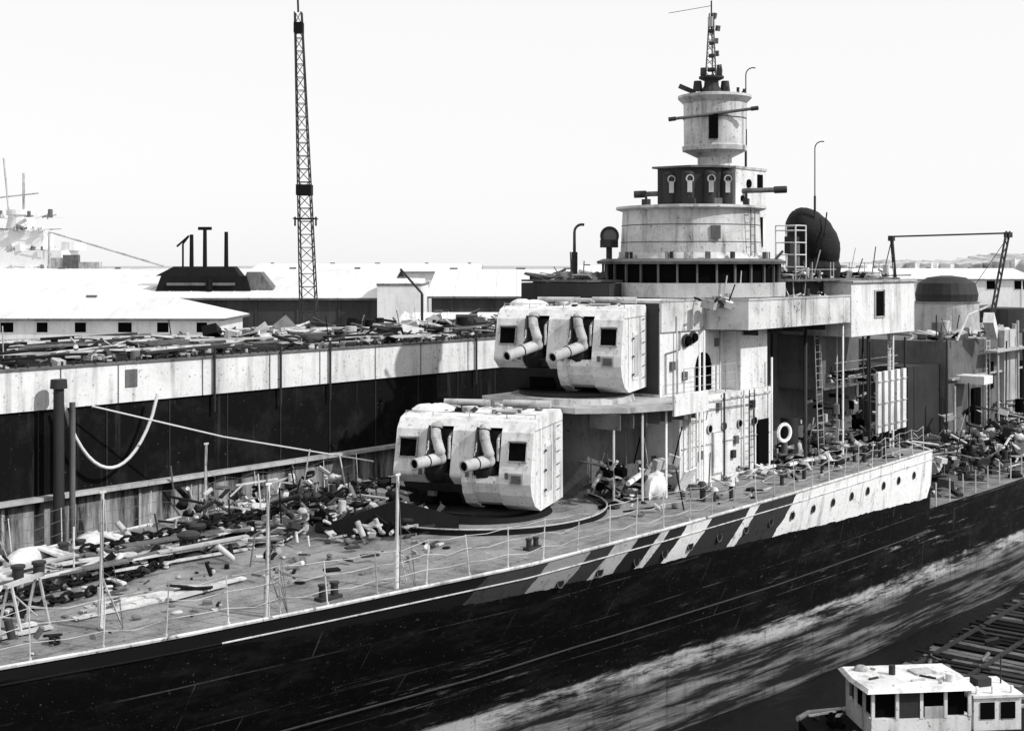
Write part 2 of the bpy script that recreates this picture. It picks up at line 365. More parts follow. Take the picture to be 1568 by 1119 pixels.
b.box(cx-1.7,cy-2.15,8.9,.35,.1,.5,(0,0,R(-52)),2); b.ladder(cx-.2,cy-2.85,8.0,9.9,.3,2)
b.bx(44.7,47.1,25.9,28.4,7.1,11.45,0)
b.bx(44.66,47.14,25.86,28.44,11.45,11.55,1)
b.cyl((45.7,25.84,10.9),(45.7,26,10.9),.17,n=14,m=4); b.bx(46.4,46.8,25.86,25.92,10.6,11.3,4); b.bx(46.3,46.8,25.86,25.92,8.4,9.6,4); b.cyl((45.2,25.84,10.3),(45.2,26,10.3),.12,n=12,m=4)
b.prism([(43.0,28.4),(43.1,27.0),(43.9,26.15),(44.7,26.2),(44.7,28.4)],9.93,11.45,3)
for x,y in ((43.1,27.9),(43.15,27.1),(43.65,26.45),(44.3,26.1)):
    b.cyl((x,y,9.95),(x,y,11.2),.27,n=16,m=3); b.ball((x,y,11.2),.27,.27,.16,3)
    b.box(x-.22,y-.22,10.7,.18,.06,.45,(0,0,R(-50)),1); b.torus((x-.18,y-.2,11.0),.14,.03,(1,1,0),m=1,n=12,k=5)
b.prism([(42.9,28.6),(43.0,26.9),(43.9,25.95),(44.66,25.95),(44.66,28.6)],11.45,11.53,2)
for x,y in ((42.2,28.4),(42.6,26.6),(43.2,25.8),(44.3,25.2)): b.box(x,y,10.08,.3,.2,.3,(0,0,x),rng.choice([2,3])); b.cyl((x,y,9.9),(x,y,10.45),.05,n=8,m=3)
dx,dy=S,-C
def bar(c,l0,l1,z0,z1,r,m=2,off=0):
    fx,fy=C*off,S*off
    P=Vector((c[0]-dx*l0+fx,c[1]-dy*l0+fy,z0));Q=Vector((c[0]+dx*l1+fx,c[1]+dy*l1+fy,z1))
    b.cyl(P,Q,r,n=12,m=m); b.cyl(P,P.lerp(Q,.08),r*1.4,n=12,m=3); b.cyl(Q.lerp(P,.08),Q,r*1.4,n=12,m=3)
bar((44.2,27.2),2.6,3.4,10.45,10.65,.1)
ux,uy=45.3,27.2
b.lathe(ux,uy,[(.8,11.5),(.68,11.7),(.68,11.95),(1.2,12.2),(1.28,12.22),(1.3,12.4),(1.22,12.45),(1.24,14.1),(1.42,14.28),(1.46,14.32),(1.46,14.42),(1.3,14.45)],40,5)
b.torus((ux,uy,13.5),1.25,.015,n=40,m=2)
b.box(ux-1.12,uy-.62,13.1,.36,.2,.95,(0,0,R(-56)),4)
bar((ux,uy),2.0,1.5,13.35,13.8,.06,2,-1.3)
for a in (200,235,260,285,320): 
    b.cyl((ux+1.2*math.cos(R(a)),uy+1.2*math.sin(R(a)),14.4),(ux+1.2*math.cos(R(a)),uy+1.2*math.sin(R(a)),14.65),.06,n=8,m=3)
b.box(ux-1.1*S,uy+1.1*C,14.7,.7,.2,.16,(0,.4,R(-50)),3)
b.done('bridge_tower',M6,ship)
b=B()
mx,my=45.05,27.2
b.lathe(mx,my,[(.55,14.4),(.3,14.8),(.28,15.0),(.5,15.1),(.5,15.18)],16,3)
for a in range(3):
    t=R(120*a+20); b.cyl((mx+.28*math.cos(t),my+.28*math.sin(t),14.5),(mx+.08*math.cos(t),my+.08*math.sin(t),17.7),.03,n=6,m=2)
for i in range(9):
    z=15.1+i*.28; r=.28-.2*(z-14.6)/3.1
    for a in range(3):
        t=R(120*a+20);u=R(120*(a+1)+20)
        b.cyl((mx+r*math.cos(t),my+r*math.sin(t),z),(mx+r*math.cos(u),my+r*math.sin(u),z+.25),.018,n=5,m=1)
for z,w in ((15.45,.5),(16.0,.35),(16.5,.3),(17.0,.4),(17.5,.2)):
    b.box(mx,my,z,w,w*.6,.1,(0,0,.5),3); b.box(mx+w*.4,my-w*.5,z+.1,.14,.14,.22,(0,.2,z),2)
b.box(mx,my,17.35,.22,.2,.4,m=1)
b.cyl((mx,my,17.4),(mx,my,18.2),.03,n=6,m=3)
for s_ in (-1,1): b.cyl((mx+s_*.35,my-s_*.42,14.6),(mx+s_*.35,my-s_*.42,15.0),.2,.15,12,3); b.box(mx+s_*.2,my-s_*.25,15.35,.25,.2,.3,(0,.3,.4),3)
b.path([(mx,my,18),(mx-1.1,my+1.3,17.7)],.012,5,3)
b.done('foremast',M6,ship)
b=B()
def hook(x,y,z0,z1,r=.05,m=3,dirx=1):
    b.cyl((x,y,z0),(x,y,z1),r,r*.8,n=8,m=m)
    pts=[]
    for i in range(7):
        a=math.pi*i/6*.6; pts.append((x+dirx*S*.3*(1-math.cos(a)),y-dirx*C*.3*(1-math.cos(a)),z1+.3*math.sin(a)))
    b.path(pts,r*.8,6,m)
hook(46.9,26.7,11.5,15.4,.03); hook(50.6,25.5,7.1,12.6,.03)
hook(41.7,31.5,7.1,9.0,.07)
b.cyl((41.7,31.5,7.1),(41.7,31.5,8.2),.13,n=10,m=3)
b.cyl((50.6,25.5,7.1),(50.6,25.5,10.6),.05,n=8,m=3)
b.cyl((46.9,26.7,11.5),(46.9,26.7,13.2),.05,n=8,m=3)
b.done('davit_poles',M6,ship)
b=B()
rng2=random.Random(3)
ax=Vector((-S*.52,C*.52,.85)).normalized()
b.ball((51.3,25.95,8.75),1.12,1.0,1.5,0,28,20,ax.to_track_quat('Z','Y').to_matrix(),.02,rng2)
b.lathe(51.5,26,[(1.1,7.1),(1.15,7.6),(.9,8.3)],20,0)
b.path([(50.3,25.3,8.2),(50.5,25.0,9.0),(50.9,25.1,9.9)],.03,6,0)
b.done('covered_searchlight',[DCANVAS],ship)
b=B()
b.cyl((41.0,29.3,7.9),(41.0,29.3,8.6),.12,n=10,m=3); b.cyl((41.25,29.5,8.8),(40.95,29.25,8.8),.3,.34,n=20,m=2); b.torus((40.93,29.23,8.8),.32,.05,(1,.9,0),m=3); b.box(41,29.3,8.5,.5,.5,.3,m=3)
for dx_ in (0,.9):
    for dy_ in (0,.9): b.cyl((48.3+dx_,25.2+dy_,7.1),(48.3+dx_,25.2+dy_,9.3),.03,n=6,m=0)
for z in (7.6,8.1,8.6,9.1,9.3):
    b.path([(48.3,25.2,z),(49.2,25.2,z),(49.2,26.1,z),(48.3,26.1,z),(48.3,25.2,z)],.022,6,0)
b.box(48.75,25.6,8.5,.6,.5,.7,(0,0,.3),3); b.cyl((48.7,25.5,7.1),(48.7,25.5,8.6),.25,n=12,m=2)
for x in (46,47.4,49,50.5,52,53.5,55,56.5):
    b.cyl((x,24.0 if x<50 else 24.6,7.1),(x,24.0 if x<50 else 24.6,7.8),.02,n=6,m=1)
b.cyl((46,24.0,7.5),(49.5,24.0,7.5),.015,n=5,m=1)
clutter(b,lambda r:(r.uniform(46.5,56.8),r.uniform(24.2,27),7.1),110,rng2,6,.12,.5,1.5,.08)
clutter(b,lambda r:(r.uniform(40,50),r.uniform(24,24.6),6.19),100,rng2,6,.15,.5,1.6,.15)
clutter(b,lambda r:(r.uniform(39.4,42),r.uniform(29.4,32),7.0),65,rng2,4,.2,.7,1.6,.05)
for k in range(14):
    a=rng2.uniform(2.6,5.4); b.box(cx+3.0*math.cos(a),cy+3.0*math.sin(a),8.05,.15,.12,.25,(0,0,a),rng2.choice([1,2,3]))
b.cyl((42.6,24.1,6.8),(44.4,23.7,8.2),.05,n=8,m=3)
b.done('bridge_deck_fittings',M6,ship)
b=B()
b.prism([(63,24.6),(84,24.6),(84,30),(63,30)],-2.4,3.9,2)
b.prism([(60,25.4),(63,25.0),(63,29),(60,29)],-2.4,2.8,3)
b.lathe(69.3,27.2,[(1.9,3.9),(1.75,4.2),(1.7,5.6),(1.8,5.7)],32,1)
b.lathe(69.4,27.2,[(1.6,5.7),(1.65,6.1),(1.5,6.7),(1.0,7.0),(.3,7.1)],24,3)
b.lathe(76,27,[(1.8,3.9),(1.8,5.2)],24,3)
b.bx(70,72,24.3,24.6,-1,4.2,1); b.bx(75,76,24.4,24.6,-2,3.7,0); b.bx(66,67,24.45,24.6,-.5,1.4,4); b.bx(68.4,69,24.5,24.6,1.2,2.6,4); b.bx(73,73.8,24.5,24.6,.4,2.4,4)
b.bx(64,65.2,23.2,24.6,1.8,2.2,0); b.bx(63,84,24.4,24.6,2.0,2.1,1); b.bx(67,74,23.6,24.3,3.2,3.3,1)
for x in (61,62,64,66.5,68,69,71,72,75,78): b.cyl((x,23.9,-2.4),(x+rng2.uniform(-.3,.3),23.9,rng2.uniform(1,4.8)),rng2.choice([.04,.07]),n=8,m=x%3>1 and 1 or 3)
b.ladder(67.6,24.3,-2.4,3.9,.5,0); b.box(66,23.6,4.6,1.6,.5,.6,(0,.6,.2),0); b.path([(62,23.8,4.0),(64,24,5.2),(67,24,5.6)],.06,8,1)
clutter(b,lambda r:(r.uniform(63,83),r.uniform(24.8,27),3.9),110,rng2,6,.2,.9,1.2,.1)
clutter(b,lambda r:(r.uniform(60,80),r.uniform(22.6,24.6),r.choice([-2.4,-1.9,-.9,.2])),170,rng2,6,.2,.8,1.1,.08)
b.done('aft_superstructure',M6,ship)
b=B()
clutter(b,lambda r:(r.uniform(53,76),CY-r.uniform(.5,5.9),-2.4+r.uniform(0,2.0)),900,rng2,6,.15,.75,1.0,.04)
b.done('deck_debris',[STEELW,MGREY,DGREY,BLACK,WOOD,DGREY],ship)
# ---------------------------------------------------------------- turrets
def turret(px,py,pz,rz,name,droop,L):
    e=empty(name,(px,py,pz),rz)
    near=[(-1.75,1.05),(-1.72,1.35),(-1.42,2.55),(-1.15,2.85),(-.8,2.95),(1.5,2.98),(1.75,2.8),(1.8,.12),(-.7,.12),(-1.3,.35),(-1.62,.7)]
    far=[(-1.75,1.2),(-1.72,1.35),(-1.42,2.55),(-1.15,2.85),(-.8,2.95),(1.5,2.98),(1.75,2.8),(1.8,.9),(-1.3,.9)]
    rec=[(-1.0,1.0),(-.7,2.9),(1.45,2.93),(1.7,2.7),(1.7,.2),(-.9,.2)]
    b=B()
    b.prof(near,-2.2,-1.2,0); b.prof(near,-.36,-.02,0); b.prof(far,-.015,.36,0); b.prof(far,1.2,2.2,0)
    b.prof([(-1.2,.92),(1.7,.88),(1.7,.12),(-.6,.12)],-.3,2.1,3)  # far lower body in dark grey: deep shadow put into the colour
    for y0,y1 in ((-1.21,-.35),(.35,1.21)): b.prof(rec,y0,y1,4)
    b.done('gunhouse',M6,e,.09)
    b=B()
    b.prof([(-1.74,1.05),(-1.71,1.25),(-1.3,1.25),(-.7,.2),(-1.25,.4),(-1.6,.75)],-1.195,-.365,0)
    b.prof([(-1.70,1.25),(-1.3,1.3),(-1.3,.95)],.365,1.195,3)
    for y0,y1 in ((-1.2,-.36),(.36,1.2)):
        b.prof([(-1.33,2.66),(-1.14,2.86),(-.79,2.96),(-.4,2.96),(-.4,2.7)],y0+.005,y1-.005,0)
    b.lathe(0.1,0,[(1.75,-.25),(1.85,.1)],32,3)
    for y in (-1.75,1.75):
        b.box(-1.60,y,2.0,.05,.52,.52,(0,R(14),0),4)
        b.box(-1.57,y,2.31,.16,.60,.04,(0,R(14),0),1)
        b.box(-1.64,y,1.71,.08,.60,.04,(0,R(14),0),1)
        for s_ in (-.285,.285): b.box(-1.61,y+s_,2.0,.08,.035,.58,(0,R(14),0),1)
    b.box(-1.75,-1.75,1.2,.04,.42,.36,(0,R(2),0),1); b.box(-1.775,-1.75,1.2,.02,.3,.24,(0,R(2),0),2)
    for y in (-1.45,-.2,1.3): b.box(-1.77,y,1.3,.05,.1,.18,(0,0,0),2)
    b.bx(-.3,.45,-2.24,-2.2,.5,2.1,0)
    b.bx(-.2,.35,-2.255,-2.235,.6,2.0,1)
    for z in (.5,.9,1.3,1.7,2.1,2.5): b.cyl((1.0,-2.25,z),(1.3,-2.25,z),.015,n=6,m=2)
    for z in (.7,1.3,1.9): b.box(-.34,-2.26,z,.1,.04,.06,m=3)
    b.bx(-1.3,1.7,-2.215,-2.2,2.58,2.62,1); b.bx(.7,.73,-2.215,-2.2,.15,2.58,1); b.bx(-.8,-.77,-2.215,-2.2,.3,2.58,1)
    b.cyl((1.45,-1.9,3.12),(1.3,-.35,3.12),.12,n=14,m=1); b.cyl((1.3,.1,3.12),(1.1,1.6,3.12),.11,n=14,m=1)
    r=random.Random(px)
    b.ball((-.2,1.75,2.95),.55,.45,.24,0,14,8,(0,0,.3),.06,r); b.ball((.4,1.5,2.95),.4,.5,.2,0,14,8,(0,0,.3),.06,r)
    b.box(.3,-.9,3.0,.8,.6,.06,(0,0,.1),1); b.cyl((.2,.4,2.95),(.2,.4,3.1),.25,n=16,m=5)
    clutter(b,lambda q:(q.uniform(-.7,1.4),q.uniform(-2,2),2.96),16,r,6,.08,.28,.5,.0)
    for y in (-2.1,-1.2,0,1.2,2.1): b.cyl((-.95,y,2.9),(-.95,y,3.05),.015,n=6,m=1)
    b.cyl((-.95,-2.1,3.04),(-.95,2.1,3.04),.01,n=5,m=1)
    b.done('gunhouse_fittings',M6,e,.012)
    b=B(); yaw=R(24)
    for y in (-.78,.78):
        P=[(-1.15,y+.12,2.66),(-1.5,y+.12,2.62),(-1.72,y+.02,2.35),(-1.82,y-.14,1.95),(-1.74,y-.12,1.7)]
        for a,c in zip(P[:-1],P[1:]): b.cyl(a,c,.15,.16,12,0)
        for q in P[1:]: b.ball(q,.165,.165,.165,0,12,8,(0,0,0),.06,r)
        b.path([(-1.1,y-.3,2.5),(-1.5,y-.32,2.3),(-1.6,y-.35,1.7)],.05,8,0)
        for q in range(5): b.torus((-1.5-.07*q,y+.1-.05*q,2.6-.17*q),.165,.025,(.3,0,1),m=1,n=12,k=5)
        b.box(-1.15,y,2.0,.35,.6,1.1,(0,.1,0),1)
        b.ball((-1.45,y+.1,1.35),.32,.38,.42,1,12,8,(0,0,0),.1,r); b.ball((-1.3,y-.05,1.9),.3,.34,.3,1,12,8,(0,0,0),.1,r)
        d=Vector((-math.cos(yaw)*math.cos(droop),math.sin(yaw)*math.cos(droop),-math.sin(droop)))
        p0=Vector((-1.6,y-.12,1.72)); p1=p0+d*L
        b.cyl(p0,p1,.19,.17,20,0,capm=2); b.torus(p1,.155,.03,tuple(d),m=0,n=18); b.torus(p0+d*L*.55,.185,.02,tuple(d),m=1,n=16)
    b.done('gun_barrels',[LGREY,DCANVAS,VOID],e)
    return e
turret(30.8,26.98,.12,R(22),'gun_turret',R(3),1.15)
turret(35.64,27.03,3.33,R(20),'gun_turret',R(12),1.55)
b=B()
b.lathe(30.8,27.0,[(2.3,.0),(2.2,.14)],40,0)
for i in range(46):
    a0=R(175+i*4.2);a1=R(175+(i+1)*4.2); r=4.1
    p=[(30.9+r*math.cos(a),27.2+r*math.sin(a)) for a in (a0,a1)]
    b.add([(p[0][0],p[0][1],.0),(p[1][0],p[1][1],.0),(p[1][0],p[1][1],.18),(p[0][0],p[0][1],.18)],[(0,1,2,3)],0)
    b.cyl((p[0][0],p[0][1],.18),(p[1][0],p[1][1],.18),.025,n=6,m=1)
def plate(p,q,h0,h1,t=.06):
    d=(Vector(q)-Vector(p)).normalized(); n=Vector((-d.y,d.x))*t
    vs=[(p[0],p[1],0),(q[0],q[1],0),(q[0],q[1],h1),(p[0],p[1],h0)]; vs+=[(x+n.x,y+n.y,z) for x,y,z in vs]
    b.add(vs,[(0,1,2,3),(7,6,5,4),(3,2,6,7),(0,3,7,4),(1,5,6,2)],0)
plate((25.0,27.4),(26.4,26.3),.45,1.0); plate((26.4,26.3),(28.3,25.6),1.0,.35); plate((25.0,27.4),(27.6,32.4),.6,.9)  # black breakwater plates; the turret's front shadow is put into them too
for k in range(6):
    x=25.4+k*.5; b.cyl((x,27.1-(x-25)*.45,.0),(x+.4,27.5-(x-25)*.4,.7),.03,n=6,m=0)
b.done('breakwater_and_coaming',[BLACK,LGREY],ship)
# ---------------------------------------------------------------- rails
b=B()
rr=random.Random(11)
def rail(sgn,x0,x1,step,inset,h,m,wires,z0=0):
    x=x0; prev=None
    while x<x1:
        y=CY+sgn*(hb(x,0)-inset); t=(rr.uniform(-.08,.08),rr.uniform(-.08,.08))
        top=(x+t[0],y+t[1],z0+h*rr.uniform(.92,1.03))
        b.cyl((x,y,z0),top,.019,.014,6,m); b.cyl((x,y,z0),(x,y,z0+.08),.035,n=8,m=m)
        pts=[Vector((x,y,z0)).lerp(Vector(top),w) for w in wires]
        if prev:
            for a,c in zip(prev,pts):
                mid=(a+c)/2-Vector((0,0,rr.uniform(.01,.12))); b.path([a,mid,c],.007,4,0 if sgn<0 else 1)
        prev=pts; x+=step*rr.uniform(.9,1.1)
rail(-1,7,BRK,1.3,.15,1.1,0,(.35,.68,.98))
rail(1,9,33,1.5,.15,1.05,0,(.35,.68,.98))
x=BRK+.6
while x<80:
    b.cyl((x,CY-5.9,-2.4),(x,CY-5.9,-1.4),.03,n=6,m=0); x+=1.5
for X,Y,h in ((15.6,24.3,2.9),(18.5,22.4,2.9),(22.1,22.0,2.7),(12.6,29.3,2.4),(24.3,32.3,2.3),(10.9,25.5,1.9),(16.9,31.2,2.0)):
    b.cyl((X,Y,0),(X+.05,Y,h),.045,.035,8,0); b.cyl((X,Y,0),(X,Y,.9),.065,n=8,m=0); b.box(X+.05,Y,h,.16,.04,.05,m=0)
    b.cyl((X,Y,1.2),(X+.7,Y+.35,0),.018,n=6,m=0); b.path([(X+.05,Y,h),(X-.1,Y-.25,h*.5),(X-.25,Y-.35,.1)],.01,4,1)
    for q in range(5): b.path([(X,Y,.3+q*.32),(X+rr.uniform(.1,.3),Y-.2,.1+q*.3),(X+.35,Y-.3,0)],.007,4,1)
b.done('deck_railing',[STEELW,MGREY],ship)
# ---------------------------------------------------------------- foredeck gear
def chain(pts,name):
    b=B(); i=0
    for a,c in zip(pts[:-1],pts[1:]):
        a=Vector(a);c=Vector(c);d=(c-a);n=int(d.length/.26);d.normalize()
        for k in range(n):
            p=a+d*(k*.26); side=Vector((-d.y,d.x,0)) ; ax=Vector((0,0,1)) if i%2 else side
            z=ax.normalized(); u=d; w=z.cross(u); vs=[];fs=[]
            for q in range(10):
                t=2*math.pi*q/10; cc=u*math.cos(t)*.185+w*math.sin(t)*.115; dd=(u*math.cos(t)+w*math.sin(t))
                for j in range(5):
                    h=2*math.pi*j/5; vs.append(p+Vector((0,0,.12))+cc+dd*.042*math.cos(h)+z*.042*math.sin(h))
            for q in range(10):
                for j in range(5): fs.append((q*5+j,((q+1)%10)*5+j,((q+1)%10)*5+(j+1)%5,q*5+(j+1)%5))
            b.add(vs,fs,0,True); i+=1
    return b.done(name,[BLACK],None)
chain([(9,26.6,0),(13,26.5,0),(17,26.9,0),(20.6,28.4,0)],'anchor_chain')
chain([(9,28.0,0),(13,27.9,0),(17,27.9,0),(21.5,29.1,0)],'anchor_chain')
chain([(19,30.2,.2),(24.6,28.6,.7),(27.6,27.6,1.2)],'anchor_chain')
def capstan(x,y,k=.7):
    b=B(); b.lathe(x,y,[(.55*k,0),(.5*k,.15*k),(.3*k,.3*k),(.26*k,.6*k),(.42*k,.75*k),(.45*k,.85*k),(.3*k,.95*k)],20,0)
    for i in range(8):
        a=R(45*i); b.box(x+.3*k*math.cos(a),y+.3*k*math.sin(a),.5*k,.08*k,.05*k,.4*k,(0,0,a),0)
    return b.done('capstan',[DGREY],None)
capstan(21.0,28.6);capstan(21.9,29.5)
def bitts(x,y,s=1.):
    b=B(); b.bx(x-.55*s,x+.55*s,y-.22*s,y+.22*s,0,.08,0)
    for k in (-.3,.3):
        b.cyl((x+k*s,y,.08),(x+k*s,y,.55*s),.15*s,n=16); b.cyl((x+k*s,y,.55*s),(x+k*s,y,.62*s),.19*s,n=16)
    return b.done('mooring_bollard',[DGREY],None,.01)
bitts(16.6,28.9,.9);bitts(20.4,22.5,.6);bitts(12.6,24.6,.6);bitts(18.8,30.6,.8);bitts(27.5,22.2,.5)
b=B(); r=random.Random(21)
for i in range(34):
    y=29.0+r.uniform(-1.0,1.2); x=r.uniform(13,23)
    b.box(x,y,.08+r.uniform(0,.3),r.uniform(1.5,4.5),r.uniform(.12,.34),.05,(r.uniform(-.05,.05),r.uniform(-.04,.04),r.uniform(-.2,.14)),r.choice([0,1,1,2]))
for i in range(9):
    b.box(14.5+r.uniform(-2,5),25.6+r.uniform(-.5,.5),.05+r.uniform(0,.05),r.uniform(1.5,3.5),.2,.05,(0,0,r.uniform(-.1,.1)),r.choice([0,1]))
b.done('timber_planks',[WOOD,STEELW,MGREY],None)
b=B()
clutter(b,lambda q:(q.uniform(12,29),CY+q.uniform(1.3,5.2)*min(1,q.uniform(.7,1)),0),520,r,5,.08,.42,1.0,.03)
clutter(b,lambda q:(q.uniform(10,27),q.uniform(23.6,28.5),0),170,r,5,.05,.24,.6,.01)
clutter(b,lambda q:(q.uniform(23.0,29.5),q.uniform(27.6,32.3),q.uniform(0,.8)),330,r,5,.1,.45,1.0,.02)
clutter(b,lambda q:(q.uniform(24.5,28.5),q.uniform(25.9,27.6),q.uniform(0,.3)),70,r,5,.1,.35,.9,.0)
clutter(b,lambda q:(q.uniform(33,52),CY-q.uniform(3.4,5.8),0),90,r,5,.06,.3,.9,.03)
for x,y in ((17.6,30.6),(15.2,30.3),(19.6,30.9)): b.ball((x,y,.2),.8,.4,.35,0,14,8,(0,0,.4),.15,r); b.box(x+.6,y-.3,.35,.9,.6,.05,(.3,.2,.5),0)
for i in range(12):
    x=r.uniform(33.5,50); y=CY-r.uniform(4.2,5.5); h=r.uniform(.3,.6); b.cyl((x,y,0),(x,y,h),.07,n=10,m=1); b.cyl((x,y,h),(x,y,h+.1),.16,.1,12,r.choice([0,1]))
b.done('dockyard_debris',[STEELW,DGREY,MGREY,WOOD,BLACK],None)
def trestle(x,y,rz):
    b=B()
    for s_ in (-.45,.45):
        for t in (-.3,.3): b.cyl((s_,t,0),(s_,t*.15,1.0),.035,n=6)
        b.cyl((s_,-.2,.35),(s_,.2,.35),.025,n=6)
    b.box(0,0,1.03,1.2,.12,.08); b.cyl((-.45,0,.9),(.45,0,.15),.02,n=5)
    return b.done('trestle',[LGREY],None,0,(x,y,0),rz)
trestle(14.6,25.6,.4);trestle(12.9,24.9,1.0);trestle(13.6,28.2,-.3)
b=B()
for i in range(9): b.box(15.2+i*.02,30.2-i*.02,.2+i*.17,.7,.05,.09,(0,0,-.6))
for s_ in (-.35,.35): b.cyl((15.2+s_*.8,30.3-s_*.55,0),(15.3+s_*.7,29.9-s_*.5,1.8),.045,n=6)
b.done('wooden_ladder',[STEELW],None)
b=B(); b.bx(11.2,12.4,23.9,24.7,0,.25,0); b.bx(11.15,12.45,23.85,24.75,.25,.31,1); b.done('deck_hatch',[DGREY,MGREY],None,.02)
# ---------------------------------------------------------------- floating dock behind
def wallmat():
    m,nt,p=newmat('dock_wall_plating')
    tc=nt.nodes.new('ShaderNodeTexCoord').outputs['Object']
    sp=nt.nodes.new('ShaderNodeSeparateXYZ'); nt.links.new(tc,sp.inputs[0]); Z=sp.outputs[2]
    low=MR(nt,Z,.0,-.2)
    st=MR(nt,NO(nt,tc,1.,8,.72,(1.6,1,.22)),.42,.62)
    a=MIX(nt,MR(nt,NO(nt,tc,.5,8,.7),.50,.75,0,.5),.005,.04)
    a=MIX(nt,MR(nt,NO(nt,tc,1.,7,.7,(1.8,1,.12)),.56,.75,0,.7),a,.06)
    a=MIX(nt,MR(nt,NO(nt,tc,7,4,.7),.64,.69,0,.4),a,.18)
    c=MIX(nt,st,.02,.34)
    nt.links.new(MIX(nt,low,a,c),p.inputs['Base Color']); p.inputs['Roughness'].default_value=.75; p.inputs['Specular IOR Level'].default_value=.06
    return m
dock=empty('floating_dock')
b=B(); b.bx(-30,112,40,52,-9,4.2,0); 
b.bx(-30,112,39.6,40,-.15,-.02,1)
x=-30
while x<112:
    b.bx(x,x+.1,39.95,40,-9,-.15,1); b.bx(x+1.3,x+1.34,39.97,40,0,2.8,2); x+=2.6
b.done('dock_wall',[wallmat(),LGREY,DGREY],dock)
b=B(); b.bx(-30,112,39.9,40.0,2.85,4.2,0)
x=-30; rd=random.Random(4)
while x<112:
    b.bx(x,x+.04,39.88,39.9,2.85,4.2,2)
    if rd.random()<.35: b.bx(x+.3,x+rd.uniform(.5,.8),39.87,39.9,rd.uniform(2.95,3.5),4.0,rd.choice([1,2]))
    if rd.random()<.3: b.cyl((x+.5,39.8,2.2),(x+.5,39.8,4.6),.05,n=6,m=1)
    x+=rd.uniform(2.2,3.8)
b.bx(-30,112,39.85,40.2,4.2,4.28,2)
x=-30
while x<60: b.cyl((x,39.95,4.28),(x,39.95,4.42),.045,n=6,m=1); x+=.42
b.done('dock_fender_strip',[WHITE,DGREY,MGREY],dock)
b=B()
clutter(b,lambda q:(q.uniform(12,75),q.uniform(40.4,51.5),4.22),1100,r,5,.12,.6,.8,.02)
clutter(b,lambda q:(q.uniform(38,62),q.uniform(43,51),4.3),260,r,5,.3,1.2,.7,.02)
for i in range(130):
    x=r.uniform(10,70);y=r.uniform(40.8,51); b.box(x,y,4.3+r.uniform(0,.3),r.uniform(1.5,6),r.uniform(.1,.3),.08,(0,r.uniform(-.04,.04),r.uniform(-.4,.35)),r.choice([0,1,2,3,4]))
b.done('scrap_pile',[STEELW,DGREY,MGREY,WOOD,BLACK],None)
b=B()
pts=[]
for i in range(17):
    t=i/16; x=23.9+t*3.7; pts.append((x,39.4,3.1-2.4*(1-(2*t-1)**2)**.8))
b.path(pts,.06,8,0)
b.path([(24.9,39.3,2.9),(29,37.5,1.6),(33.0,34.0,.6)],.03,6,0)
b.done('mooring_rope',[ROPE],None)
b=B(); b.cyl((23.6,39.2,-6),(23.6,39.2,3.6),.2,.17,14,0); b.cyl((23.6,39.2,3.6),(23.6,39.2,3.9),.28,.26,14,0); b.cyl((24.1,39.2,-6),(24.1,39.2,3.1),.1,n=10,m=1)
b.done('mooring_pile',[DGREY,MGREY],None)
# ---------------------------------------------------------------- ground & water
def sheet(name,pl,z,mat):
    b=B(); b.add([(x,y,z) for x,y in pl],[tuple(range(len(pl)))]); return b.done(name,[mat])
def gmat():
    m,nt,p=newmat('quay_ground')
    tc=nt.nodes.new('ShaderNodeTexCoord').outputs['Object']
    f=MA(nt,'ADD',MR(nt,NO(nt,tc,.05,9,.7),.4,.65,0,.6),MR(nt,NO(nt,tc,.6,6,.7),.5,.65,0,.4),True)
    nt.links.new(MIX(nt,f,.42,.14),p.inputs['Base Color']); p.inputs['Roughness'].default_value=.95
    return m
def wmat():
    m,nt,p=newmat('harbour_water')
    tc=nt.nodes.new('ShaderNodeTexCoord').outputs['Object']
    p.inputs['Base Color'].default_value=(.01,.01,.01,1); p.inputs['Roughness'].default_value=.2
    p.inputs['IOR'].default_value=1.2; p.inputs['Specular IOR Level'].default_value=.25
    bn=nt.nodes.new('ShaderNodeBump'); bn.inputs['Strength'].default_value=.8; bn.inputs['Distance'].default_value=.12
    nt.links.new(NO(nt,tc,1.6,5,.6,(.6,1.4,1)),bn.inputs['Height']); nt.links.new(bn.outputs[0],p.inputs['Normal'])
    return m
sheet('water',[(-400,-400),(3000,-400),(3000,56),(-400,56)],WL,wmat())
sheet('ground',[(-4000,55),(8000,55),(8000,8000),(-4000,8000)],-4,gmat())
b=B(); b.bx(-400,3000,54.5,55,-9,-3.98,0); b.done('quay_wall',[MGREY])
b=B()
for i in range(60):
    b.box(44+i*.55,17.4,-7.2+r.uniform(-.03,.03),r.uniform(.2,.36),5.0+r.uniform(-.5,.5),.14,(0,0,r.uniform(-.05,.05)),r.choice([0,0,2,2,1]))
for y in (15.4,17.4,19.4): b.box(60,y,-7.06,33,.14,.1,(0,0,r.uniform(-.005,.005)),0)
clutter(b,lambda q:(q.uniform(46,72),q.uniform(15.2,19.5),-7.1),60,r,3,.1,.6,.6,.02)
b.done('timber_raft',[DGREY,MGREY,BLACK],None)
